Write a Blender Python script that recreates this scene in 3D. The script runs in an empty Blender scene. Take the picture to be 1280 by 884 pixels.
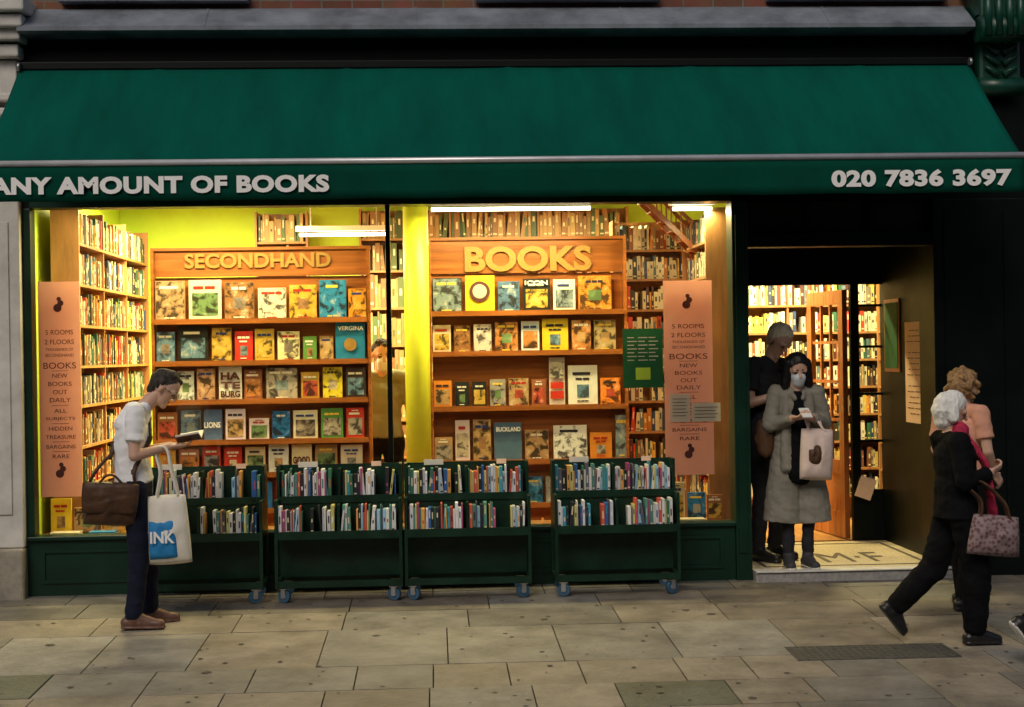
import bpy, bmesh, math, random
import numpy as np
from mathutils import Vector, Matrix, noise
R=random.Random(7)
scn=bpy.context.scene
rad=math.radians
# ---------------------------------------------------------------- materials
def nt(m):
    m.use_nodes=True; t=m.node_tree; return t, t.nodes, t.links, t.nodes['Principled BSDF']
def mat(name,col,rough=.6,metal=0,var=.0,scale=8,bump=0.,bscale=None,spec=.5,stretch=(1,1,1),attr=False,detail=5,trans=0.):
    m=bpy.data.materials.new(name); t,n,l,b=nt(m)
    b.inputs['Base Color'].default_value=(*col,1); b.inputs['Roughness'].default_value=rough
    b.inputs['Metallic'].default_value=metal; b.inputs['Specular IOR Level'].default_value=spec
    tc=n.new('ShaderNodeTexCoord'); mp=n.new('ShaderNodeMapping'); mp.inputs['Scale'].default_value=stretch
    l.new(tc.outputs['Object'],mp.inputs['Vector'])
    src=None
    if attr:
        a=n.new('ShaderNodeAttribute'); a.attribute_name='Col'; src=a.outputs['Color']
    if var>0:
        nz=n.new('ShaderNodeTexNoise'); nz.inputs['Scale'].default_value=scale; nz.inputs['Detail'].default_value=detail
        nz.inputs['Roughness'].default_value=.65
        l.new(mp.outputs[0],nz.inputs['Vector'])
        mr=n.new('ShaderNodeMapRange'); mr.inputs['From Min'].default_value=.3; mr.inputs['From Max'].default_value=.7
        mr.inputs['To Min'].default_value=1-var; mr.inputs['To Max'].default_value=1+var
        l.new(nz.outputs['Fac'],mr.inputs['Value'])
        hs=n.new('ShaderNodeVectorMath'); hs.operation='SCALE'
        if src: l.new(src,hs.inputs[0])
        else: hs.inputs[0].default_value=col
        l.new(mr.outputs[0],hs.inputs['Scale']); src=hs.outputs[0]
        mr2=n.new('ShaderNodeMapRange'); mr2.inputs['To Min'].default_value=max(0,rough-.12); mr2.inputs['To Max'].default_value=min(1,rough+.12)
        l.new(nz.outputs['Fac'],mr2.inputs['Value']); l.new(mr2.outputs[0],b.inputs['Roughness'])
    if src: l.new(src,b.inputs['Base Color'])
    if bump>0:
        nb=n.new('ShaderNodeTexNoise'); nb.inputs['Scale'].default_value=bscale or scale*3; nb.inputs['Detail'].default_value=6
        l.new(mp.outputs[0],nb.inputs['Vector'])
        bp=n.new('ShaderNodeBump'); bp.inputs['Strength'].default_value=bump; bp.inputs['Distance'].default_value=.02
        l.new(nb.outputs['Fac'],bp.inputs['Height']); l.new(bp.outputs[0],b.inputs['Normal'])
    if trans>0:
        tr=n.new('ShaderNodeBsdfTranslucent'); tr.inputs[0].default_value=(*col,1); mx=n.new('ShaderNodeMixShader'); mx.inputs[0].default_value=trans
        l.new(b.outputs[0],mx.inputs[1]); l.new(tr.outputs[0],mx.inputs[2]); l.new(mx.outputs[0],n['Material Output'].inputs[0])
    return m
def emis(name,col,s):
    m=bpy.data.materials.new(name); t,n,l,b=nt(m)
    b.inputs['Base Color'].default_value=(.9,.9,.85,1)
    b.inputs['Emission Color'].default_value=(*col,1); b.inputs['Emission Strength'].default_value=s; return m
def glassmat(name,tint=(1,1,1),boost=1.0):
    m=bpy.data.materials.new(name); m.use_nodes=True; t=m.node_tree; t.nodes.clear(); n=t.nodes; l=t.links
    o=n.new('ShaderNodeOutputMaterial'); mx=n.new('ShaderNodeMixShader'); tr=n.new('ShaderNodeBsdfTransparent'); g=n.new('ShaderNodeBsdfGlossy')
    tr.inputs[0].default_value=(*tint,1); g.inputs['Roughness'].default_value=.015
    f=n.new('ShaderNodeFresnel'); f.inputs[0].default_value=1.5
    mu=n.new('ShaderNodeMath'); mu.operation='MULTIPLY'; mu.inputs[1].default_value=boost
    l.new(f.outputs[0],mu.inputs[0]); l.new(mu.outputs[0],mx.inputs[0]); l.new(tr.outputs[0],mx.inputs[1]); l.new(g.outputs[0],mx.inputs[2]); l.new(mx.outputs[0],o.inputs[0]); return m
def brickmat(name,c1,c2,mc,scale=4.5):
    m=bpy.data.materials.new(name); t,n,l,b=nt(m)
    tc=n.new('ShaderNodeTexCoord'); sp=n.new('ShaderNodeSeparateXYZ'); cb=n.new('ShaderNodeCombineXYZ')
    l.new(tc.outputs['Object'],sp.inputs[0]); l.new(sp.outputs['X'],cb.inputs['X']); l.new(sp.outputs['Z'],cb.inputs['Y'])
    br=n.new('ShaderNodeTexBrick'); br.inputs['Scale'].default_value=scale
    br.inputs['Color1'].default_value=(*c1,1); br.inputs['Color2'].default_value=(*c2,1); br.inputs['Mortar'].default_value=(*mc,1)
    br.inputs['Mortar Size'].default_value=.03; br.inputs['Brick Width'].default_value=1.0; br.inputs['Row Height'].default_value=.34
    l.new(cb.outputs[0],br.inputs['Vector'])
    nz=n.new('ShaderNodeTexNoise'); nz.inputs['Scale'].default_value=6; nz.inputs['Detail'].default_value=6; l.new(tc.outputs['Object'],nz.inputs['Vector'])
    mx=n.new('ShaderNodeMix'); mx.data_type='RGBA'; mx.blend_type='MULTIPLY'; mx.inputs[0].default_value=.7
    l.new(br.outputs['Color'],mx.inputs[6]); l.new(nz.outputs['Color'],mx.inputs[7]); l.new(mx.outputs[2],b.inputs['Base Color'])
    b.inputs['Roughness'].default_value=.9
    bp=n.new('ShaderNodeBump'); bp.inputs['Distance'].default_value=.01; l.new(br.outputs['Fac'],bp.inputs['Height']); bp.invert=True; l.new(bp.outputs[0],b.inputs['Normal'])
    return m
def covermat(name):
    m=bpy.data.materials.new(name); t,n,l,b=nt(m)
    a=n.new('ShaderNodeAttribute'); a.attribute_name='Col'; p=n.new('ShaderNodeAttribute'); p.attribute_name='Pat'
    tc=n.new('ShaderNodeTexCoord')
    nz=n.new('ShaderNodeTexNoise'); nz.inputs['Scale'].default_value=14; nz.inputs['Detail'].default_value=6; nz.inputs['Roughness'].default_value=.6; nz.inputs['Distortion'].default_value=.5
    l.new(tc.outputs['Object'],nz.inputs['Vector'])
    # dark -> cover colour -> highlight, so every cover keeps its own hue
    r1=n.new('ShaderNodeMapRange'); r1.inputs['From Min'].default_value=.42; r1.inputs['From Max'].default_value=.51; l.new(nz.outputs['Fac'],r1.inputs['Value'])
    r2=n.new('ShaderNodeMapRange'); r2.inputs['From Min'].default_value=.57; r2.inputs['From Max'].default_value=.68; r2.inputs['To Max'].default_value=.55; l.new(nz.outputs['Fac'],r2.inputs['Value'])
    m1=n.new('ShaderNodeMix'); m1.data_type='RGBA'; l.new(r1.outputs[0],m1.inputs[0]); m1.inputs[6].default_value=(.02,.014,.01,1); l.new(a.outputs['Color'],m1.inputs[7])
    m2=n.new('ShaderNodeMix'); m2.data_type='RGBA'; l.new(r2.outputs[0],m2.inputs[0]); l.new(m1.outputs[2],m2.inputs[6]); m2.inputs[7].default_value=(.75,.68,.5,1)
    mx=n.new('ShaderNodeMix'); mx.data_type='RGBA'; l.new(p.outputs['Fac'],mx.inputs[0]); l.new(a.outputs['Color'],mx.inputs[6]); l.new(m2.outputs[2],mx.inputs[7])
    l.new(mx.outputs[2],b.inputs['Base Color']); b.inputs['Roughness'].default_value=.35; return m

M={}
M['green']=mat('dark_green_paint',(.003,.026,.015),.35,var=.3,scale=3,bump=.05,spec=.35)
M['console']=mat('console_green_paint',(.004,.05,.03),.35,var=.3,scale=6)
M['cartgreen']=mat('cart_green_paint',(.003,.024,.012),.4,var=.4,scale=6,bump=.1,spec=.35)
M['black']=mat('black_gloss_paint',(.0022,.0045,.004),.45,var=.3,scale=3,spec=.16)
M['awn']=mat('awning_canvas',(.0005,.080,.058),.9,var=.22,scale=1.6,bump=.12,bscale=90,stretch=(2.2,.5,.5),spec=.08)
M['val']=mat('valance_canvas',(.0008,.056,.036),.9,var=.15,scale=4,bump=.12,bscale=180,spec=.08)
M['alu']=mat('awning_bar_metal',(.65,.65,.67),.35,metal=.5,var=.1,scale=5)
M['white']=mat('white_lettering',(.85,.85,.83),.6,var=.05,scale=30)
M['lead']=mat('lead_flashing',(.16,.18,.21),.6,var=.45,scale=3,bump=.15,spec=.3)
M['brick']=brickmat('london_brick',(.3,.12,.07),(.2,.075,.045),(.24,.2,.17))
M['brick2']=brickmat('opposite_brick',(.22,.13,.08),(.16,.09,.06),(.2,.18,.15))
M['stone']=mat('painted_stone',(.58,.56,.52),.75,var=.18,scale=5,bump=.15)
M['stone2']=mat('rough_plinth_stone',(.3,.27,.22),.85,var=.3,scale=7,bump=.4)
M['slab']=mat('york_stone_slabs',(.3,.3,.3),.6,var=.42,scale=3.2,bump=.4,bscale=28,attr=True,detail=12)
M['mortar']=mat('dark_mortar',(.06,.05,.04),.95,var=.3,scale=20)
M['gum']=mat('gum_and_stain_spots',(.09,.078,.062),.8,var=.3,scale=30)
M['kerb']=mat('granite_kerb',(.28,.27,.26),.8,var=.3,scale=30)
M['asph']=mat('asphalt',(.05,.05,.052),.85,var=.3,scale=40,bump=.5,bscale=200)
M['iron']=mat('cast_iron',(.11,.11,.1),.6,metal=.3,var=.35,scale=30,bump=.5,bscale=120)
M['wood']=mat('display_board_wood',(.32,.10,.018),.38,var=.4,scale=3,stretch=(.4,1,6),bump=.08)
M['wood2']=mat('bookcase_wood',(.34,.165,.06),.5,var=.3,scale=4,stretch=(3,3,.5))
M['doorwood']=mat('varnished_door_wood',(.32,.10,.028),.3,var=.35,scale=5,stretch=(4,4,.4))
M['gold']=mat('carved_wood_letters',(.34,.19,.04),.45,var=.2,scale=20)
M['lime']=mat('lime_wall_paint',(.52,.74,.06),.7,var=.06,scale=3)
M['yellow']=mat('yellow_column_paint',(.85,.9,.05),.45,var=.05,scale=4)
M['cream']=mat('ceiling_paint',(.75,.75,.55),.8,var=.04,scale=3)
M['floorw']=mat('interior_floor_boards',(.4,.2,.07),.4,var=.3,scale=4,stretch=(6,.5,1))
M['mosaic']=mat('mosaic_floor',(.5,.42,.27),.6,var=.4,scale=70,bump=.3,bscale=120)
M['mosd']=mat('mosaic_dark',(.08,.06,.045),.6,var=.4,scale=70)
M['books']=mat('book_spines',(.5,.5,.5),.5,attr=True,var=.12,scale=60,stretch=(1,1,.3))
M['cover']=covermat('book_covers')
M['glass']=glassmat('shop_glass',(.97,.98,.95),.9)
M['glass2']=glassmat('door_glass',(.93,.93,.9),1.0)
M['pink']=mat('pink_banner_paper',(.84,.54,.45),.75,var=.05,scale=6,trans=.4)
M['ink']=mat('banner_ink',(.09,.022,.022),.7)
M['paper']=mat('white_paper',(.8,.76,.66),.7,var=.04,scale=9,trans=.25)
M['peach']=mat('peach_paper',(.85,.58,.40),.7,var=.06,scale=9)
M['pgreen']=mat('green_poster_paper',(.02,.17,.06),.6,trans=.3)
M['rubber']=mat('blue_caster_rubber',(.03,.09,.16),.5,var=.2,scale=40)
M['steel']=mat('caster_steel',(.45,.45,.45),.35,metal=.8)
M['tube']=emis('fluorescent_tube',(1,.95,.66),12)
M['dark']=mat('dark_room',(.012,.012,.012),.6,spec=.2)
M['skinp']=mat('skin_pale',(.58,.35,.25),.5,var=.08,scale=14)
M['lips']=mat('lips',(.35,.11,.09),.5)
M['eye']=mat('eye_dark',(.03,.02,.02),.3)
M['hdark']=mat('hair_dark_brown',(.045,.038,.032),.7,var=.7,scale=60,bump=.5,bscale=90,stretch=(1,1,.3),spec=.2)
M['hblack']=mat('hair_black',(.006,.005,.005),.5,var=.5,scale=60,stretch=(1,1,.3),spec=.3)
M['hblond']=mat('hair_grey_blond',(.86,.76,.55),.6,var=.2,scale=60,bump=.5,bscale=90,stretch=(1,1,.3))
M['hwhite']=mat('hair_white',(.8,.78,.74),.6,var=.2,scale=50,bump=.6,bscale=80,stretch=(1,1,.3))
M['hginger']=mat('hair_light_brown',(.3,.17,.07),.6,var=.6,scale=50,bump=.6,bscale=80)
M['tee']=mat('white_cotton',(.84,.84,.86),.85,var=.05,scale=8,bump=.2,bscale=12)
M['jean']=mat('navy_denim',(.008,.010,.024),.85,var=.3,scale=9,bump=.25,bscale=16,spec=.2)
M['blk']=mat('black_cloth',(.004,.004,.005),.9,var=.3,scale=8,bump=.25,bscale=14,spec=.15)
M['olive']=mat('olive_cotton',(.2,.2,.1),.85,var=.15,scale=8,bump=.2,bscale=14)
M['coat']=mat('grey_olive_coat',(.22,.205,.165),.85,var=.2,scale=6,bump=.4,bscale=12)
M['char']=mat('charcoal_cloth',(.022,.022,.027),.85,var=.25,scale=8,bump=.2,bscale=14,spec=.2)
M['peachc']=mat('peach_cotton',(.62,.3,.2),.8,var=.08,scale=8,bump=.15,bscale=12)
M['scarf']=mat('crimson_scarf',(.42,.015,.06),.8,var=.25,scale=20,bump=.4,bscale=50)
M['shoeb']=mat('brown_leather_shoe',(.13,.06,.04),.45,var=.3,scale=20)
M['shoek']=mat('black_shoe',(.012,.012,.013),.4,var=.2,scale=20)
M['sneak']=mat('dark_canvas_sneaker',(.035,.035,.04),.7,var=.2,scale=20)
M['sole']=mat('shoe_sole',(.68,.66,.62),.7,var=.1,scale=30)
M['mask']=mat('face_mask',(.66,.73,.79),.8)
M['bagbrown']=mat('brown_leather_bag',(.075,.036,.018),.5,var=.4,scale=10,bump=.3,bscale=30,spec=.3)
M['tote']=mat('canvas_tote',(.72,.68,.6),.85,var=.08,scale=8,bump=.2,bscale=14)
M['totepink']=mat('pale_pink_tote',(.68,.54,.48),.8,var=.15,scale=8,bump=.2,bscale=14)
M['blue']=mat('blue_print',(.01,.2,.48),.7,var=.08,scale=12)
def floral():
    m=bpy.data.materials.new('floral_bag_fabric'); t,n,l,b=nt(m)
    tc=n.new('ShaderNodeTexCoord'); v=n.new('ShaderNodeTexVoronoi'); v.inputs['Scale'].default_value=42; l.new(tc.outputs['Object'],v.inputs['Vector'])
    cr=n.new('ShaderNodeValToRGB'); e=cr.color_ramp.elements; e[0].color=(.05,.03,.035,1); e[1].color=(.28,.21,.21,1); e[1].position=.6
    x=e.new(.35); x.color=(.17,.08,.09,1)
    l.new(v.outputs['Distance'],cr.inputs[0]); l.new(cr.outputs[0],b.inputs['Base Color']); b.inputs['Roughness'].default_value=.7; return m
M['floral']=floral()

# ---------------------------------------------------------------- helpers
def link(o,parent=None):
    scn.collection.objects.link(o)
    if parent: o.parent=parent
    return o
def empty(name):
    o=bpy.data.objects.new(name,None); o.empty_display_size=.2; return link(o)
def meshobj(name,vs,fs,m,parent=None,smooth=False):
    me=bpy.data.meshes.new(name); me.from_pydata([tuple(v) for v in vs],[],fs); me.update()
    o=bpy.data.objects.new(name,me)
    if m: me.materials.append(m)
    if smooth: me.polygons.foreach_set('use_smooth',[True]*len(me.polygons))
    return link(o,parent)
def box(name,x0,x1,y0,y1,z0,z1,m,parent=None,bev=0):
    vs=[(x,y,z) for z in (z0,z1) for y in (y0,y1) for x in (x0,x1)]
    fs=[(0,2,3,1),(4,5,7,6),(0,1,5,4),(2,6,7,3),(0,4,6,2),(1,3,7,5)]
    o=meshobj(name,vs,fs,m,parent)
    if bev:
        b=o.modifiers.new('b','BEVEL'); b.width=bev; b.segments=2
    return o
def prism(name,prof,x0,x1,m,parent=None):
    n=len(prof); vs=[(x0,y,z) for y,z in prof]+[(x1,y,z) for y,z in prof]
    fs=[tuple(range(n)),tuple(range(2*n-1,n-1,-1))]+[(i,i+n,(i+1)%n+n,(i+1)%n) for i in range(n)]
    o=meshobj(name,vs,fs,m,parent)
    bm=bmesh.new(); bm.from_mesh(o.data); bmesh.ops.recalc_face_normals(bm,faces=bm.faces); bm.to_mesh(o.data); bm.free(); return o
def cyl(name,p0,p1,r,m,parent=None,n=20,r1=None):
    p0=Vector(p0);p1=Vector(p1);a=(p1-p0).normalized(); b=a.orthogonal().normalized(); c=a.cross(b); r1=r if r1 is None else r1
    vs=[p0+(b*math.cos(t)+c*math.sin(t))*r for t in [2*math.pi*i/n for i in range(n)]]+[p1+(b*math.cos(t)+c*math.sin(t))*r1 for t in [2*math.pi*i/n for i in range(n)]]
    fs=[tuple(range(n-1,-1,-1)),tuple(range(n,2*n))]+[(i,(i+1)%n,(i+1)%n+n,i+n) for i in range(n)]
    o=meshobj(name,vs,fs,m,parent)
    for p in o.data.polygons:
        if len(p.vertices)==4: p.use_smooth=True
    return o
def tubec(name,pts,r,m,parent=None,flat=False):
    cu=bpy.data.curves.new(name,'CURVE'); cu.dimensions='3D'; sp=cu.splines.new('BEZIER'); sp.bezier_points.add(len(pts)-1)
    for p,q in zip(sp.bezier_points,pts): p.co=q; p.handle_left_type=p.handle_right_type='AUTO'
    cu.bevel_depth=r; cu.bevel_resolution=3; cu.resolution_u=8; cu.materials.append(m)
    return link(bpy.data.objects.new(name,cu),parent)
class Batch:
    def __init__(s): s.v=[];s.f=[];s.c=[];s.p=[]
    def obox(s,c,a,b,d,col=(1,1,1),pat=0):
        c=Vector(c);a=Vector(a);b=Vector(b);d=Vector(d); i=len(s.v)
        if a.cross(b).dot(d)<0: a=-a
        for k in (-1,1):
            for j in (-1,1):
                for h in (-1,1): s.v.append(c+a*h+b*j+d*k)
        s.f+=[tuple(i+q for q in f) for f in [(0,2,3,1),(4,5,7,6),(0,1,5,4),(2,6,7,3),(0,4,6,2),(1,3,7,5)]]
        s.c+=[col]*8; s.p+=[pat]*8
    def box(s,x0,x1,y0,y1,z0,z1,col=(1,1,1),pat=0):
        s.obox(((x0+x1)/2,(y0+y1)/2,(z0+z1)/2),((x1-x0)/2,0,0),(0,(y1-y0)/2,0),(0,0,(z1-z0)/2),col,pat)
    def make(s,name,m,parent=None):
        o=meshobj(name,s.v,s.f,m,parent)
        a=o.data.color_attributes.new('Col','FLOAT_COLOR','POINT'); a.data.foreach_set('color',[x for c in s.c for x in (*c,1)])
        q=o.data.attributes.new('Pat','FLOAT','POINT'); q.data.foreach_set('value',s.p); return o
def text(body,name,o,u,v,W,H,m,parent=None,bold=0.,ext=.0015):
    """text fitted in a W x H rectangle whose lower-left corner is o, axes u (along) v (up)"""
    cu=bpy.data.curves.new(name,'FONT'); cu.body=body; cu.offset=bold; cu.extrude=.0; cu.resolution_u=4
    if bold>.04: cu.space_character=1.06
    ob=bpy.data.objects.new(name,cu); link(ob); bpy.context.view_layer.update()
    bb=[Vector(c) for c in ob.bound_box]; x0=min(b.x for b in bb);x1=max(b.x for b in bb);y0=min(b.y for b in bb);y1=max(b.y for b in bb)
    u=Vector(u);v=Vector(v);n=u.cross(v); sx=W/(x1-x0); sy=H/(y1-y0) if H else sx
    cu.extrude=1.0
    mt=Matrix.Identity(4)
    for i in range(3): mt[i][0]=u[i]*sx; mt[i][1]=v[i]*sy; mt[i][2]=n[i]*ext
    off=Vector(o)-u*sx*x0-v*sy*y0
    for i in range(3): mt[i][3]=off[i]
    ob.matrix_world=mt; cu.materials.append(m)
    if parent: ob.parent=parent
    return ob
UX=(1,0,0);UZ=(0,0,1)

# ---------------------------------------------------------------- ground, pavement, road
SL=.032
def gz(y): return SL*y if y<0 else 0.
meshobj('ground',[(-250,-250,-.5),(250,-250,-.5),(250,250,-.5),(-250,250,-.5)],[(0,1,2,3)],M['asph'])
meshobj('road',[(-60,-12.4,-.27),(60,-12.4,-.27),(60,-4.32,-.27),(-60,-4.32,-.27)],[(0,1,2,3)],M['asph'])
pav=empty('pavement')
prism('bedding',[(.02,-.026),(.02,-.45),(-4.2,-.45),(-4.2,-.026-4.2*SL)],-30,30,M['mortar'],pav)
prism('kerb',[(-4.2,-.134),(-4.2,-.45),(-4.36,-.45),(-4.36,-.15),(-4.34,-.139)],-30,30,M['kerb'],pav)
sb=Batch()
rows=[(0.0,.38,.75),(.38,.86,.9),(.86,1.42,.8),(1.42,2.40,.62),(2.40,2.93,.47),(2.93,3.42,.52),(3.42,4.2,.7)]
covers=[(2.05,3.0,2.22,2.56)]
for a,b,w in rows:
    x=-14-R.random()*.5
    while x<14:
        ww=w*R.uniform(.82,1.25); g=.004
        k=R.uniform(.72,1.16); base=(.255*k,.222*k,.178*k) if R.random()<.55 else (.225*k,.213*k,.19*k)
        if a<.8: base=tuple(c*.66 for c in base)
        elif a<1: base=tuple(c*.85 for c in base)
        if R.random()<.06 and a>2: base=(.11,.12,.09)
        yc=-(a+b)/2
        if x+ww<-2.35 and a>=1.4 and a<2.9:
            nx=int(ww/.12)+1
            for i in range(nx):
                ny=max(2,int((b-a)/.12))
                for j in range(ny):
                    kk=R.uniform(.85,1.1); xa=x+ww*i/nx; ya=-(a+(b-a)*j/ny); yb=-(a+(b-a)*(j+1)/ny); ymid=(ya+yb)/2
                    sb.obox((xa+ww/nx/2,ymid,gz(ymid)-.02),((ww/nx-.004)/2,0,0),(0,(ya-yb-.004)/2,SL*(ya-yb-.004)/2),(0,0,.02),(.185*kk,.168*kk,.138*kk))
        else:
            jz=R.uniform(-.0015,.0015)
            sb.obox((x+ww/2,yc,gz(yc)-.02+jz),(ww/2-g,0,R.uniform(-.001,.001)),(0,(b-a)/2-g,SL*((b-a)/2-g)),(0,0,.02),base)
        x+=ww
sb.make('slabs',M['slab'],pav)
vs=[];fs=[]
for i in range(520):
    x=R.uniform(-6,7);y=-R.uniform(.2,4.1);r=R.uniform(.006,.018)*(1 if R.random()<.93 else 1.7);k=len(vs)
    for j in range(8):
        t=j*math.pi/4; q=r*R.uniform(.75,1.2); vs.append((x+q*math.cos(t),y+q*math.sin(t)*.9,gz(y+q*math.sin(t)*.9)+.0035))
    fs.append(tuple(range(k,k+8)))
meshobj('gum_spots',vs,fs,M['gum'],pav)
for x0,x1,a,b in covers:
    cv=empty('inspection_cover'); y=-(a+b)/2; B=Batch()
    B.obox(((x0+x1)/2,y,gz(y)+.001),((x1-x0)/2,0,0),(0,(b-a)/2,SL*(b-a)/2),(0,0,.005))
    for i in range(22):
        for j in range(8):
            xx=x0+(x1-x0)*(i+.5)/22; yy=-(a+(b-a)*(j+.5)/8)
            B.obox((xx,yy,gz(yy)+.007),((x1-x0)/70,0,0),(0,(b-a)/26,SL*(b-a)/26),(0,0,.0015))
    B.make('plate',M['iron'],cv)
prism('far_pavement',[(-12.4,-.27),(-12.4,-.15),(-16,-.1),(-16,-.45),(-12.4,-.45)],-30,30,M['kerb'])
opp=empty('brick_terrace')
box('wall',-26,26,-19,-18,-.3,10,M['brick2'],opp)
wb=Batch(); lb=Batch()
for i in range(14):
    for j in range(2):
        x=-24+i*3.6; z=4.4+j*2.5
        wb.box(x,x+1.2,-17.99,-17.96,z,z+1.6); lb.box(x-.08,x+1.28,-17.99,-17.88,z-.12,z-.01)
for i in range(8):
    x=-24+i*6; wb.box(x,x+4.6,-17.99,-17.94,.5,2.9); lb.box(x-.2,x+4.8,-17.99,-17.8,3.05,3.6)
wb.make('windows',M['black'],opp); lb.make('sills_and_fascias',M['stone'],opp)

# ---------------------------------------------------------------- shop building
shop=empty('bookshop_building')
box('stall_riser',-2.95,2.21,-.02,.12,-.05,.40,M['green'],shop)
for i,(a,b) in enumerate([(-2.85,-2.0),(-1.9,-.4),(-.25,1.0),(1.1,2.12)]):
    for q,(x0,x1,z0,z1) in enumerate([(a,b,.31,.335),(a,b,.09,.115),(a,a+.025,.115,.31),(b-.025,b,.115,.31)]):
        box('riser_moulding',x0,x1,-.034,-.0185,z0,z1,M['green'],shop)
box('window_sill',-2.95,2.21,-.05,.12,.401,.43,M['green'],shop,.005)
box('left_jamb',-2.95,-2.895,-.03,.1,.432,2.80,M['green'],shop,.004)
box('mullion',-.34,-.305,-.03,.06,.432,2.80,M['black'],shop,.004)
box('door_side_post',2.212,2.33,-.05,.16,-.02,2.80,M['green'],shop,.006)
box('door_side_post_bead',2.235,2.30,-.062,-.051,.2,2.7,M['green'],shop,.004)
box('head_beam',-2.95,4.6,-.025,.12,2.802,3.84,M['black'],shop)
box('window_head_bead',-2.894,2.21,-.04,-.026,2.803,2.86,M['green'],shop)
gl=meshobj('window_glass',[(-2.895,.03,.43),(2.212,.03,.43),(2.212,.03,2.80),(-2.895,.03,2.80)],[(0,1,2,3)],M['glass'],shop)
box('door_header',2.332,3.72,-.03,.13,2.46,2.56,M['black'],shop,.006)
box('fanlight_panel',2.332,3.72,.05,.06,2.562,2.80,M['dark'],shop)
for x in (2.78,3.25): box('fanlight_bar',x,x+.03,.02,.048,2.562,2.80,M['black'],shop)
box('door_pilaster',3.722,4.6,-.06,.3,-.02,2.80,M['black'],shop,.008)
for x0,x1 in ((3.8,3.83),(4.25,4.28)): box('pilaster_bead',x0,x1,-.072,-.061,.3,2.7,M['black'],shop)
box('pilaster_base',3.70,4.62,-.1,-.062,-.02,.3,M['black'],shop,.008)
box('recess_left_wall',2.30,2.34,.162,1.5,.0,2.55,M['black'],shop)
box('recess_right_wall',3.80,3.88,.30,1.56,.0,2.55,M['black'],shop)
box('recess_ceiling',2.30,3.88,.132,1.56,2.551,2.62,M['black'],shop)
box('inner_header',2.342,3.798,1.5,1.56,2.24,2.55,M['black'],shop)
box('inner_left_post',2.342,2.44,1.5,1.56,.07,2.238,M['black'],shop)
box('inner_mid_post',3.53,3.60,1.5,1.56,.07,2.238,M['black'],shop)
box('sidelight_panel',3.602,3.798,1.51,1.55,.07,.5,M['black'],shop)
for z in (.9,1.3,1.7,2.05): box('sidelight_bar',3.602,3.798,1.51,1.54,z,z+.022,M['black'],shop)
meshobj('sidelight_glass',[(3.6,1.53,.5),(3.8,1.53,.5),(3.8,1.53,2.24),(3.6,1.53,2.24)],[(0,1,2,3)],M['glass2'],shop)
box('awning_recess_panel',-2.93,4.5,-.035,-.026,3.6,4.02,M['black'],shop)
box('fascia',-2.95,4.6,-.024,.12,3.842,4.02,M['black'],shop)
prism('lead_ledge',[(.0,4.02),(-.26,4.02),(-.29,4.03),(-.29,4.06),(-.05,4.235),(.0,4.24)],-2.9,3.98,M['lead'],shop)
for x in (-1.6,-.1,1.4,2.9):
    prism('lead_seam',[(.0,4.02),(-.262,4.017),(-.293,4.028),(-.293,4.063),(-.052,4.239),(.0,4.244)],x,x+.016,M['lead'],shop)
box('brick_wall_upper',-2.95,4.6,.0,.3,4.022,8.6,M['brick'],shop)
for x in (-2.65,.35,2.5):
    box('stone_sill',x,x+1.35,-.12,-.002,4.275,4.36,M['lead'],shop,.006)
    box('sash_window',x+.1,x+1.25,-.03,-.003,4.362,6.2,M['black'],shop)
    box('sash_rail',x+.1,x+1.25,-.05,-.031,5.2,5.25,M['stone'],shop)
box('console_block',4.0,4.42,-.34,-.002,4.08,4.5,M['console'],shop,.02)
for i in range(5):
    cyl('console_reed',(4.05+i*.08,-.36,3.95),(4.05+i*.08,-.36,4.3),.028,M['console'],shop,12)
cyl('console_scroll',(4.0,-.27,4.02),(4.42,-.27,4.02),.10,M['console'],shop,24)
cyl('console_scroll_small',(4.04,-.12,3.62),(4.38,-.12,3.62),.07,M['console'],shop,24)
box('console_body',4.05,4.37,-.16,-.027,3.65,4.0,M['console'],shop,.03)
for i in range(4):
    for s in (-1,1):
        cyl('acanthus_leaf',(4.21+s*.02,-.17,3.7+i*.08),(4.21+s*.12,-.19,3.76+i*.08),.03,M['console'],shop,10,.008)
box('console_cap',3.95,4.5,-.4,-.002,4.32,4.42,M['console'],shop,.015)
box('door_step',2.335,3.80,-.16,.0,-.03,.065,M['kerb'],shop,.008)
box('step_nosing',2.335,3.80,-.175,-.03,.066,.075,M['stone'],shop,.002)
box('recess_floor',2.342,3.80,.001,1.5,-.05,.068,M['mosaic'],shop)
for (x0,x1,y0,y1) in [(2.45,3.72,.10,.13),(2.45,3.72,1.32,1.35),(2.45,2.48,.13,1.32),(3.69,3.72,.13,1.32)]:
    box('mosaic_border',x0,x1,y0,y1,.0685,.0705,M['mosd'],shop)
text('M·F','mosaic_letters',(2.98,.28,.071),UX,(0,1,0),.5,.5,M['mosd'],shop,.0,.0005)
box('interior_floor',-3.0,2.30,.122,3.4,-.1,.07,M['floorw'],shop)
box('interior_floor_entrance',2.302,4.45,1.56,3.4,-.1,.07,M['floorw'],shop)
box('interior_left_wall',-3.08,-2.96,.0,3.4,-.1,3.3,M['lime'],shop)
box('interior_back_wall',-3.08,4.55,3.4,3.5,-.1,3.3,M['lime'],shop)
box('interior_right_wall',4.45,4.55,.3,3.4,-.1,3.3,M['lime'],shop)
box('interior_ceiling',-3.08,4.55,.122,3.5,3.3,3.4,M['cream'],shop)
box('display_deck',-2.95,2.21,.122,.62,.34,.40,M['wood2'],shop)
box('deck_riser',-2.95,2.21,.60,.622,.07,.34,M['wood2'],shop)
cyl('yellow_column',(-.125,.60,.402),(-.125,.60,3.3),.096,M['yellow'],shop,32)
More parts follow.
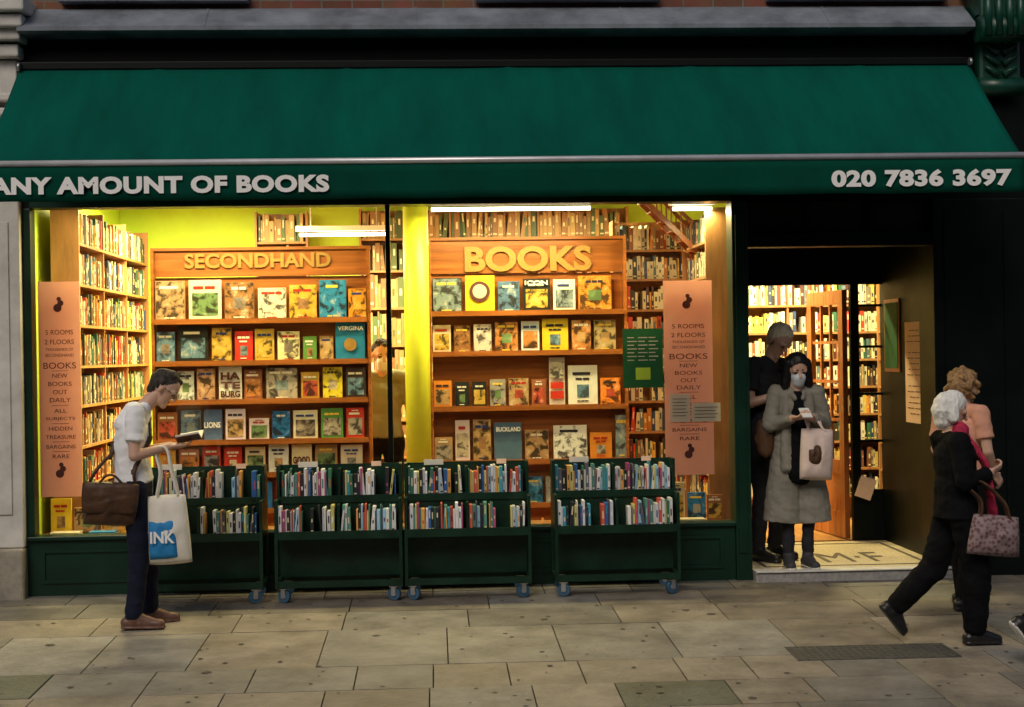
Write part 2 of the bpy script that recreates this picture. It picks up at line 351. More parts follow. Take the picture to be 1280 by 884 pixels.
box('partition_above_recess',2.28,3.9,.125,.16,2.62,3.3,M['lime'],shop)

nb=empty('stone_fronted_building')
box('pilaster',-3.62,-2.955,-.10,.2,.36,3.86,M['stone'],nb,.01)
box('plinth',-3.66,-2.952,-.15,.2,-.03,.358,M['stone2'],nb,.015)
box('pilaster_panel',-3.5,-3.03,-.112,-.101,.6,2.7,M['stone'],nb,.006)
for i,(h,p) in enumerate([(3.2,.02),(3.45,.05),(3.55,.08),(3.87,.06),(3.98,.12),(4.06,.18),(4.16,.24)]):
    box('capital_moulding',-3.64-p,-2.95+p*.5,-.12-p,.2,h,h+(.06 if i<3 else .09 if i<6 else .12),M['stone'],nb,.015)
box('wall',-12,-3.63,-.02,.3,-.03,8.6,M['stone'],nb)
box('shop_window',-8.5,-4.2,-.05,-.021,.5,2.8,M['black'],nb)
box('upper_corner',-3.62,-2.955,-.02,.3,4.3,8.6,M['stone'],nb)
nb2=empty('dark_fronted_building')
box('wall',4.602,12,-.04,.3,-.03,8.6,M['black'],nb2)
box('shop_window',5.2,8.6,-.07,-.041,.5,2.8,M['dark'],nb2)

# ---------------------------------------------------------------- awning
aw=empty('awning')
vs=[];fs=[];NX=160;NY=14
for j in range(NY+1):
    for i in range(NX+1):
        t=j/NY; x=-2.93+6.92*i/NX
        sag=.014*math.sin(math.pi*t)*(1+.4*math.sin(i*.37))+.004*noise.noise(Vector((x*2.2,t*1.5,0)))
        for sx in (-1.9,-.55,.62,1.95,3.2):
            sag-=.010*math.exp(-((x-sx-.1*(t-.5))/.03)**2)
        vs.append((x,-.10-.96*t,3.80-.80*t-sag))
for j in range(NY):
    for i in range(NX):
        a=j*(NX+1)+i; fs.append((a,a+1,a+NX+2,a+NX+1))
o=meshobj('canvas',vs,fs,M['awn'],aw,True); so=o.modifiers.new('s','SOLIDIFY'); so.thickness=.004
box('cassette',-2.93,3.98,-.14,-.037,3.78,3.84,M['black'],aw,.01)
cyl('front_bar',(-2.94,-1.065,2.99),(4.02,-1.065,2.99),.021,M['alu'],aw)
vs=[];fs=[];NX=140
for j in range(5):
    for i in range(NX+1):
        x=-2.93+6.94*i/NX; w=.004*math.sin(i*.55)+.003*math.sin(i*.23+1)
        vs.append((x,-1.068-w*(j/4),2.975-.235*j/4+(.0025*math.sin(i*.4) if j==4 else 0)))
for j in range(4):
    for i in range(NX):
        a=j*(NX+1)+i; fs.append((a,a+NX+1,a+NX+2,a+1))
o=meshobj('valance',vs,fs,M['val'],aw,True); so=o.modifiers.new('s','SOLIDIFY'); so.thickness=.003
text('ANY AMOUNT OF BOOKS','shop_name_lettering',(-2.875,-1.084,2.785),UX,UZ,2.205,.115,M['white'],aw,.048,.001)
text('020 7836 3697','phone_number_lettering',(2.685,-1.084,2.78),UX,UZ,1.235,.118,M['white'],aw,.048,.001)
for x in (-2.6,3.6):
    tubec('folding_arm',[(x,-.05,3.3),(x+(.35 if x<0 else -.35),-.55,3.15),(x,-1.03,2.99)],.018,M['black'],aw)
for x in (-2.93,3.975): cyl('awning_end_bolt',(x,-.16,3.8),(x+.02,-.16,3.8),.03,M['steel'],aw)

# ---------------------------------------------------------------- books
PAL=[(.55,.5,.38),(.6,.55,.42),(.65,.62,.55),(.3,.12,.05),(.2,.08,.04),(.35,.04,.03),(.03,.06,.16),(.03,.12,.07),(.02,.02,.02),(.04,.035,.03),(.5,.2,.04),(.42,.3,.14),(.6,.4,.08),(.1,.16,.2),(.25,.22,.18),(.07,.02,.02),(.5,.05,.03),(.03,.03,.03)]
PALC=[(.8,.8,.78),(.8,.8,.78),(.7,.7,.72),(.78,.76,.7),(.05,.3,.42),(.03,.12,.35),(.02,.02,.03),(.02,.02,.02),(.6,.1,.06),(.08,.25,.2),(.7,.35,.08),(.55,.6,.65),(.05,.2,.12),(.65,.6,.2),(.1,.1,.14),(.4,.08,.2),(.3,.55,.7)]
PALO=[(.33,.18,.07),(.4,.24,.09),(.28,.13,.05),(.45,.3,.12),(.08,.11,.04),(.07,.12,.05),(.36,.22,.1)]
def book_row(B,o,u,n,L,hmin,hmax,dep,pal,wmin=.014,wmax=.04,rr=R,fill=1.0):
    """books standing from point o along unit vector u, spines facing n"""
    o=Vector(o);u=Vector(u);n=Vector(n);x=0.
    while x<L-.02:
        w=rr.uniform(wmin,wmax)
        if x+w>L: break
        if rr.random()>fill: x+=rr.uniform(.02,.08); continue
        h=rr.uniform(hmin,hmax); c=rr.choice(pal); k=rr.uniform(.75,1.15); c=tuple(min(.85,q*k) for q in c)
        lean=0 if rr.random()<.86 else rr.uniform(-.15,.15)
        up=(Vector((0,0,1))+u*lean).normalized(); uu=(u-up*u.dot(up)).normalized()
        back=rr.uniform(0,.02)
        ctr=o+u*(x+w/2)+up*(h/2)-n*(dep/2+back)
        B.obox(ctr,uu*(w/2-.0008),n*(dep/2),up*(h/2),c)
        if w>.014:
            lum=sum(c)/3; lc=(.04,.04,.05) if lum>.3 else (.7,.62,.4)
            if rr.random()<.35: lc=rr.choice(pal)
            z0=rr.uniform(.3,.6)*h; hh=rr.uniform(.08,.34)*h
            B.obox(o+u*(x+w/2)+up*(z0+hh/2)-n*(back-.001),uu*(w*.2),n*.0012,up*(hh/2),lc)
            if rr.random()<.5: B.obox(o+u*(x+w/2)+up*(.12*h)-n*(back-.001),uu*(w*.35),n*.0012,up*(h*.03),lc)
        x+=w+.0006
def bookcase(o,u,n,L,zs,ztop,dep,pal,hfac=.8,name='bookcase',wm=M['wood2'],wmax=.04,div=None):
    e=empty(name); W=Batch();B=Batch(); o=Vector(o);u=Vector(u);n=Vector(n)
    zs=list(zs); z0=.07
    W.obox(o+u*L/2-n*(dep+.01)+Vector((0,0,(z0+ztop)/2)),u*(L/2),n*.008,Vector((0,0,(ztop-z0)/2)))
    W.obox(o-u*.011-n*(dep/2)+Vector((0,0,(z0+ztop)/2)),u*.010,n*(dep/2+.02),Vector((0,0,(ztop-z0)/2)))
    W.obox(o+u*(L+.011)-n*(dep/2)+Vector((0,0,(z0+ztop)/2)),u*.010,n*(dep/2+.02),Vector((0,0,(ztop-z0)/2)))
    nd=max(1,round(L/(div or .9)))
    for i in range(1,nd): W.obox(o+u*(L*i/nd)-n*(dep/2-.004)+Vector((0,0,(z0+ztop)/2)),u*.009,n*(dep/2),Vector((0,0,(ztop-z0)/2-.002)))
    for i,z in enumerate(zs):
        W.obox(o+u*L/2-n*(dep/2)+Vector((0,0,z-.011)),u*(L/2-.001),n*(dep/2+.012),Vector((0,0,.010)))
        nx=zs[i+1] if i+1<len(zs) else ztop+.02
        sp=nx-z-.03
        for k in range(nd):
            book_row(B,o+u*(L*k/nd+.012)+Vector((0,0,z)),u,n,L/nd-.024,sp*hfac*.78,sp*min(1,hfac*1.12),dep*.8,pal,wmax=wmax,fill=.985)
    W.make('carcass',wm,e); B.make('book_rows',M['books'],e); return e
bookcase((-2.67,.42,0),(0,1,0),(1,0,0),2.7,[.44,.75,1.05,1.36,1.66,1.97,2.28,2.59],2.88,.17,PAL)
bookcase((2.12,1.48,0),(0,-1,0),(-1,0,0),1.05,[.44,.75,1.05,1.36,1.66,1.97,2.28,2.55],2.80,.15,PAL)
bookcase((1.56,1.7,0),(1,0,0),(0,-1,0),.70,[.5,.76,1.02,1.28,1.54,1.80,2.06,2.32,2.57],2.82,.2,PAL+[(.7,.66,.5)]*5)
bookcase((-.66,3.1,0),(1,0,0),(0,-1,0),2.5,[.4,.75,1.1,1.45,1.8,2.15,2.5,2.80],3.08,.22,PALO,hfac=.9,wmax=.055)
bookcase((-1.63,3.1,0),(1,0,0),(0,-1,0),.45,[.4,.75,1.1,1.45,1.8,2.15,2.5,2.78],3.06,.22,PALO,hfac=.9,wmax=.05)
bookcase((2.35,3.1,0),(1,0,0),(0,-1,0),2.05,[.3,.56,.82,1.08,1.34,1.60,1.86,2.12,2.4],2.7,.2,PAL+[(.7,.66,.5)]*7+[(.65,.5,.12)]*3)
bookcase((4.2,2.9,0),(0,-1,0),(-1,0,0),1.2,[.3,.56,.82,1.08,1.34,1.60,1.86,2.12,2.4],2.7,.2,PAL)
st=empty('staircase'); B=Batch()
for yy in (1.33,1.08):
    B.obox((2.0,yy,2.66),(.34,0,-.34),(0,.012,0),(.014,0,.014)); B.obox((2.0,yy,2.86),(.34,0,-.34),(0,.012,0),(.01,0,.01))
    for i in range(8): B.box(1.70+i*.08,1.712+i*.08,yy-.005,yy+.005,2.95-i*.08,3.15-i*.08)
for i in range(8):
    B.box(1.70+i*.08,1.80+i*.08,1.10,1.31,2.91-i*.08,2.92-i*.08)
B.make('stringers_and_treads',M['doorwood'],st)

# ---------------------------------------------------------------- display boards
C=dict(tan=(.48,.3,.13),cr=(.75,.66,.46),wh=(.8,.78,.72),br=(.34,.13,.05),oc=(.62,.36,.05),bl=(.03,.22,.5),nv=(.02,.05,.18),bk=(.02,.02,.02),yl=(.85,.6,.03),rd=(.6,.04,.02),gn=(.12,.3,.06),gy=(.3,.3,.26),dk=(.07,.04,.03),og=(.75,.28,.03),bg=(.1,.18,.32))
PICS=[(.5,.3,.12),(.12,.22,.3),(.5,.08,.04),(.6,.38,.06),(.15,.25,.1),(.6,.5,.35),(.35,.18,.08),(.2,.26,.28),(.5,.2,.05),(.3,.3,.32),(.4,.35,.28),(.25,.2,.16)]
def cover(B,x0,x1,z0,h,y,col,pat=.0,pic=None):
    c=Vector(((x0+x1)/2,y,z0+h/2)); tilt=.03
    B.obox(c,((x1-x0)/2,0,0),(0,.012,0),(0,tilt*h/2,h/2),col,pat*.2)
    w=x1-x0; lum=sum(col)/3
    tc=(.85,.8,.65) if lum<.3 else R.choice([(.03,.03,.04),(.45,.03,.02),(.03,.05,.2)])
    if lum<.3 and R.random()<.35: tc=(.85,.6,.08)
    pc=R.choice(PICS)
    def patch(a,b,d,e,cc,pp,k=.0135):
        zc=(d+e)/2; B.obox((x0+w*(a+b)/2,y-k+tilt*(zc-.5)*h,z0+h*zc),(w*(b-a)/2,0,0),(0,.0012,0),(0,tilt*h*(e-d)/2,h*(e-d)/2),cc,pp)
    def words(zc,hh,cc,wd):
        n=R.choice((1,2,2,3)); a=.5-wd/2; seg=wd/n
        for i in range(n): patch(a+seg*i,a+seg*(i+.86),zc,zc+hh,cc,0,.0155)
    style=R.random() if pic is None else pic
    if style<.45:
        patch(.1,.9,.12,.68,pc,.9); words(.78,.07,tc,R.uniform(.5,.8))
        if R.random()<.5: words(.9,.03,tc,.4)
    elif style<.75:
        patch(.02,.98,.02,.98,col if lum>.15 else pc,.9); words(.8,.07,tc,R.uniform(.5,.8)); words(.06,.03,tc,.4)
        if R.random()<.5: patch(.3,.7,.3,.6,R.choice(PICS),.4,.0150)
    elif style<.9:
        words(.76,.07,tc,.7); words(.64,.05,tc,.5); words(.1,.03,tc,.4); patch(.3,.7,.2,.52,pc,.7)
    elif style<1.5:
        patch(.0,1,.38,.66,tc,0); words(.8,.06,tc,.7)
Lrows=[(1.993,[(0,.145,.31,'tan',.5),(.155,.315,.31,'cr',.1),(.325,.47,.31,'br',.5),(.48,.62,.26,'cr',.6),(.63,.765,.28,'oc',.5),(.77,.905,.31,'bl',.5),(.91,1.0,.24,'og',.6)]),
(1.669,[(0,.095,.25,'nv',.5),(.10,.25,.29,'bk',.1),(.26,.36,.26,'oc',.5),(.37,.46,.24,'rd',.8),(.465,.56,.25,'oc',.3),(.57,.68,.24,'cr',.5),(.69,.76,.2,'gn',.8),(.77,.84,.19,'tan',.6),(.845,.99,.30,'bl',2)]),
(1.369,[(0,.085,.24,'cr',.8),(.095,.18,.24,'wh',.5),(.19,.28,.26,'tan',.6),(.29,.405,.26,'wh',2),(.41,.5,.24,'br',.3),(.51,.67,.25,'bk',.6),(.68,.77,.22,'oc',.4),(.78,.88,.25,'yl',.5),(.89,.99,.25,'dk',.3)]),
(1.057,[(0,.1,.24,'br',.3),(.11,.21,.25,'bg',.6),(.22,.31,.24,'bg',2),(.32,.42,.25,'wh',.2),(.43,.53,.18,'wh',.1),(.54,.63,.22,'bl',.5),(.64,.76,.24,'cr',.3),(.77,.88,.24,'gn',.2),(.89,.98,.24,'rd',.1)]),
(.80,[(0,.09,.2,'oc',.5),(.1,.2,.21,'br',.3),(.21,.3,.21,'rd',.3),(.31,.4,.21,'rd',.8),(.41,.51,.21,'cr',.3),(.52,.62,.22,'wh',.8),(.63,.73,.22,'cr',2),(.74,.85,.21,'tan',.3),(.86,.97,.22,'cr',.8)]),
(.52,[(i*.11,i*.11+.1,.22,R.choice(list(C)),None) for i in range(9)])]
Rrows=[(2.026,[(0,.16,.27,'bk',.6),(.17,.33,.30,'yl',2),(.34,.46,.25,'bg',.6),(.47,.62,.27,'bk',.3),(.63,.75,.26,'wh',.3),(.76,.94,.29,'og',.6)]),
(1.711,[(0,.10,.22,'cr',.3),(.11,.2,.22,'br',.5),(.21,.31,.22,'cr',.5),(.32,.45,.24,'bk',.5),(.46,.56,.24,'wh',.2),(.57,.71,.26,'yl',.8),(.72,.83,.25,'bk',.6),(.84,.96,.24,'tan',.6)]),
(1.283,[(0,.1,.22,'og',.3),(.11,.19,.20,'bk',.8),(.2,.28,.2,'bk',.3),(.29,.38,.22,'gy',.5),(.39,.5,.22,'tan',.6),(.51,.59,.22,'br',.3),(.6,.69,.38,'wh',2),(.7,.86,.31,'wh',.8),(.87,.98,.22,'og',.6)]),
(.86,[(0,.1,.2,'tan',.3),(.11,.19,.34,'wh',.3),(.2,.3,.34,'tan',.6),(.31,.46,.30,'bg',2),(.47,.6,.24,'tan',.5),(.62,.8,.27,'wh',.5),(.81,.93,.22,'og',.8),(.94,1.02,.35,'dk',.5)]),
(.52,[(i*.115,i*.115+.105,.22,R.choice(list(C)),None) for i in range(8)])]
def board(x0,x1,ztop,head0,rws,extra=()):
    e=empty('book_display_stand'); W=Batch(); B=Batch(); w=x1-x0
    W.box(x0,x1,.79,.82,.40,head0-.005)
    W.box(x0,x1,.765,.80,head0,ztop)
    W.box(x0-.025,x0-.002,.70,.82,.40,ztop); W.box(x1+.002,x1+.025,.70,.82,.40,ztop)
    W.box(x0-.03,x1+.03,.74,.83,ztop+.002,ztop+.025)
    for z,bk in rws:
        W.box(x0+.001,x1-.001,.68,.788,z-.024,z-.002)
        W.box(x0+.001,x1-.001,.668,.679,z-.028,z+.012)
        for a,b,h,c,p in bk:
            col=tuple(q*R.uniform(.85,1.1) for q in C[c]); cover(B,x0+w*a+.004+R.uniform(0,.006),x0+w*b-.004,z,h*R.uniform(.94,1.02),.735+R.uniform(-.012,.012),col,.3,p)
    for q in extra: B.box(*q)
    W.make('board_and_ledges',M['wood'],e); B.make('face_out_books',M['cover'],e); return e
E1=board(-2.153,-.513,2.536,2.335,Lrows)
text('SECONDHAND','heading_letters',(-2.153+1.64*.14,.762,2.40),UX,UZ,1.64*.69,.115,M['gold'],E1,.03,.012)
xr=lambda f:-.01+1.51*f
E2=board(-.01,1.50,2.592,2.335,Rrows,[(xr(.61),xr(.68),.712,.716,1.34,1.40,(.6,.04,.02)),(xr(.61),xr(.68),.712,.716,1.42,1.47,(.6,.04,.02)),(xr(.61),xr(.68),.712,.716,1.50,1.63,(.5,.45,.35),.9)])
text('BOOKS','heading_letters',(.255,.762,2.345),UX,UZ,1.0,.2,M['gold'],E2,.035,.018)
cyl('portrait_roundel',(xr(.25),.714,2.19),(xr(.25),.70,2.19),.08,M['ink'],E2,24); cyl('portrait_ground',(xr(.25),.7,2.19),(xr(.25),.698,2.19),.055,M['peach'],E2,24)
def lab(s,e,x,z,w,h,m,b=.02): text(s,'cover_title',(x,.708,z),UX,UZ,w,h,m,e,b,.001)
fx=lambda f:-2.153+1.64*f
lab('VERGINA',e=E1,x=fx(.86),z=1.90,w=.2,h=.035,m=M['white'])
cyl('round_motif',(fx(.918),.714,1.79),(fx(.918),.706,1.79),.05,M['gold'],E1,20)
lab('HA',E1,fx(.305),1.53,.15,.06,M['ink'],.04);lab('TE',E1,fx(.305),1.46,.15,.055,M['ink'],.04);lab('BURG',E1,fx(.305),1.395,.15,.05,M['ink'],.04)
lab('LIONS',E1,fx(.225),1.16,.125,.045,M['white'],.03)
lab('GOOD',E1,fx(.64),.87,.13,.055,M['ink'],.04)
lab('ICON',E2,xr(.485),2.235,.18,.035,M['white'],.02)
lab('BUCKLAND',E2,xr(.325),1.09,.19,.035,M['white'],.02)
B=Batch()
for x,w,h,c,p in [(-2.86,.15,.27,'yl',.8),(-2.69,.2,.2,'tan',.6),(-2.47,.16,.18,'oc',.5),(-2.28,.14,.16,'rd',.3),(1.76,.13,.3,'cr',.3),(1.91,.14,.22,'bl',.6),(2.06,.12,.2,'br',.3)]:
    cover(B,x,x+w,.402,h,.30,C[c],.2,p)
for x,w in [(-2.84,.22),(-2.56,.2),(-2.3,.2),(1.78,.24)]:
    for k in range(2): B.box(x+.012*k,x+w,.12,.25,.402+.018*k,.42+.018*k,R.choice([C['yl'],C['bl'],C['cr'],C['rd'],C['og']]))
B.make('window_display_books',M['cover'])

# ---------------------------------------------------------------- window posters
def banner(name,x0,x1,z0,z1):
    e=empty(name); y=.075
    box('sheet',x0,x1,y,y+.002,z0,z1,M['pink'],e); H=z1-z0;W=x1-x0
    L=[('5 ROOMS',.235,.66,.022),('2 FLOORS',.28,.70,.022),('THOUSANDS OF',.315,.66,.013),('SECONDHAND',.342,.68,.014),('BOOKS',.39,.78,.029),('NEW',.437,.36,.02),('BOOKS',.475,.56,.02),('OUT',.513,.34,.02),('DAILY',.55,.5,.02),('ALL',.6,.3,.018),('SUBJECTS',.638,.7,.018),('HIDDEN',.683,.56,.018),('TREASURE',.722,.72,.018),('BARGAINS',.767,.7,.018),('RARE',.812,.4,.018)]
    for s,f,w,h in L:
        text(s,'banner_line',((x0+x1)/2-W*w/2,y-.002,z1-H*f-h*H*.5),UX,UZ,W*w,h*H*1.0,M['ink'],e,.0,.0006)
    for f in (.415,.575,.66,.745,.79): box('rule',(x0+x1)/2-W*.2,(x0+x1)/2+W*.2,y-.0025,y-.0005,z1-H*f-.001,z1-H*f+.002,M['ink'],e)
    for f in (.10,.87):
        zc=z1-H*f
        for k,(dx,dz,r) in enumerate([(0.0,.03,.016),(.012,.0,.022),(-.01,-.035,.03)]):
            cyl('plain_mark',((x0+x1)/2+dx,y-.003-.0007*k,zc+dz),((x0+x1)/2+dx,y-.0005,zc+dz),r,M['ink'],e,16)
    return e
banner('pink_banner',-2.875,-2.575,.706,2.276); banner('pink_banner',1.715,2.08,.774,2.224)
gp=empty('green_poster'); box('sheet',1.405,1.705,.07,.072,1.43,1.87,M['pgreen'],gp)
for i in range(7):
    for q in range(3): box('print_line',1.44+q*.08,1.44+q*.08+.05+.02*((i+q)%2),.067,.0695,1.80-i*.028,1.807-i*.028,M['paper'],gp)
box('print_block',1.5,1.61,.067,.0695,1.49,1.58,M['lime'],gp)
nt1=empty('paper_notice')
box('sheet',1.75,1.90,.060,.062,1.17,1.38,M['paper'],nt1); box('sheet_small',1.915,2.13,.060,.062,1.17,1.31,M['paper'],nt1)
for i in range(6): box('print_line',1.77,1.88-.01*(i%2),.057,.0595,1.34-i*.025,1.344-i*.025,M['ink'],nt1)
for i in range(4): box('print_line',1.935,2.11-.02*(i%2),.057,.0595,1.275-i*.025,1.279-i*.025,M['ink'],nt1)
pp=empty('doorway_poster'); box('sheet',3.789,3.793,.36,.86,1.10,1.90,M['peach'],pp)
for i in range(16):
    if i in(3,9): continue
    a=.44+.04*((i*7)%3)*.5
    for q in range(4):
        box('print_line',3.786,3.788,a+q*.085,a+q*.085+.05+.01*((i+q)%3),1.83-i*.044,1.836-i*.044,M['ink'],pp)
pf=empty('framed_green_poster'); box('frame',3.786,3.798,1.0,1.4,1.5,2.1,M['doorwood'],pf); box('sheet',3.78,3.785,1.03,1.37,1.53,2.07,M['pgreen'],pf)
tg=empty('paper_tag'); o=box('tag',-.07,.07,-.002,.002,-.09,.09,M['peach'],tg); o.rotation_euler=(0,rad(20),0); o.location=(3.62,1.44,.52)

dr=empty('wooden_door')
B=Batch()
def dbox(a,b,z0,z1,t=.022):
    p0=Vector((3.50,1.58,0)); d=Vector((-.10,.82,0)).normalized(); n=Vector((d.y,-d.x,0))
    B.obox(p0+d*(a+b)/2+Vector((0,0,(z0+z1)/2)),d*(b-a)/2,n*t,Vector((0,0,(z1-z0)/2)))
dbox(0,.10,.08,2.2);dbox(.72,.82,.08,2.2);dbox(.101,.719,2.08,2.2);dbox(.101,.719,.08,.3);dbox(.101,.719,.62,.74)
dbox(.101,.719,.3,.62,.01)
for k in (.3,.51): dbox(k,k+.025,.74,2.08,.012)
for z in (1.07,1.4,1.74): dbox(.101,.719,z,z+.025,.011)
B.make('stiles_rails_and_bars',M['doorwood'],dr)
cyl('door_handle',(3.36,2.3,1.08),(3.44,2.31,1.08),.02,M['gold'],dr)

# ---------------------------------------------------------------- lamps inside
def lamp(x0,x1,y,z,e,w=.12):
    r=empty('fluorescent_lamp')
    cyl('tube',(x0,y,z),(x1,y,z),.014,M['tube'],r,12)
    box('fitting',x0-.03,x1+.03,y-.03,y+.03,z+.03,z+.075,M['white'],r)
    if z<3.1:
        for x in (x0+.1,x1-.1): cyl('hanger',(x,y,z+.075),(x,y,3.3),.006,M['steel'],r,8)
    ld=bpy.data.lights.new('lamp_light','AREA'); ld.shape='RECTANGLE'; ld.size=x1-x0; ld.size_y=w; ld.energy=e; ld.color=(1,.83,.38)
    lo=bpy.data.objects.new('lamp_light',ld); link(lo,r); lo.location=((x0+x1)/2,y,z-.02)
lamp(.0,1.2,.26,2.79,44); lamp(1.85,2.15,.40,2.79,20,.1); lamp(-2.5,-.9,.26,2.86,54)
lamp(-1.15,-.38,2.1,2.76,110); lamp(.3,1.6,2.0,3.05,110); lamp(-2.6,-1.4,1.9,3.12,190); lamp(2.6,3.9,2.3,2.9,160)

# ---------------------------------------------------------------- book carts
def cart(x0,seed):
    e=empty('book_cart'); rr=random.Random(seed); W=.885; x1=x0+W; G=Batch(); B=Batch()
    yb,ym,yf=-.16,-.34,-.52
    for x in (x0,x1-.02):
        G.box(x,x+.02,ym+.001,yb,.44,.93); G.box(x,x+.02,yf,ym,.44,.70)
        G.box(x-.001,x+.021,yf-.004,yf+.04,.085,.44); G.box(x-.001,x+.021,yb-.04,yb+.004,.085,.44)
        G.box(x-.001,x+.021,yf+.04,yb-.04,.09,.13)
    xm=(x0+x1)/2
    G.box(xm-.009,xm+.009,ym+.002,yb-.012,.702,.90); G.box(xm-.009,xm+.009,yf+.012,ym-.002,.462,.66)
    G.box(x0+.02,x1-.02,yb-.011,yb,.45,.925); G.box(x0+.02,x1-.02,ym-.006,ym+.006,.46,.70)
    G.box(x0+.02,x1-.02,ym+.007,yb-.012,.68,.70); G.box(x0+.02,x1-.02,yf+.012,yb-.012,.44,.46)
    G.box(x0+.02,x1-.02,ym-.018,ym-.007,.665,.715)
    G.box(x0+.02,x1-.02,yf,yf+.011,.425,.482)
    G.box(x0+.02,x1-.02,yf+.002,yf+.03,.09,.135); G.box(x0+.02,x1-.02,yb-.03,yb-.002,.09,.135)
    G.box(x0+.02,x1-.02,yf+.20,yf+.21,.14,.435)
    G.make('frame_and_shelves',M['cartgreen'],e)
    for a,b in ((x0+.024,xm-.012),(xm+.012,x1-.024)):
        book_row(B,(a,ym+.030,.701),UX,(0,-1,0),b-a,.145,.205,.12,PALC,.008,.026,rr,.95)
        book_row(B,(a,yf+.022,.461),UX,(0,-1,0),b-a,.14,.20,.12,PALC,.008,.026,rr,.95)
    B.make('paperbacks',M['books'],e)
    for x in (x0+.06,x1-.06):
        for y in (yf+.03,yb-.04):
            g=gz(y); a=rr.uniform(-.5,.5); d=Vector((math.cos(a),math.sin(a),0)); n=Vector((-d.y,d.x,0)); c=Vector((x,y,g+.048))
            cyl('caster_wheel',c-n*.014,c+n*.014,.045,M['rubber'],e,20); cyl('caster_hub',c-n*.018,c+n*.018,.018,M['steel'],e,12)
            Q=Batch()
            for s in (-1,1): Q.obox(c+n*s*.021+Vector((0,0,.018)),d*.016,n*.002,Vector((0,0,.03)))
            Q.obox(c+Vector((0,0,.050)),d*.03,n*.026,Vector((0,0,.003))); Q.make('caster_fork',M['steel'],e)
    box('price_card',x0+.14,x0+.28,yb-.016,yb-.0125,.905,.945,M['paper'],e)
    box('price_card_small',x1-.22,x1-.15,yb-.016,yb-.0125,.905,.94,M['peach'],e)
    return e
for i,x in enumerate((-2.093,-1.125,-.222,.832)): cart(x,11+i*3)

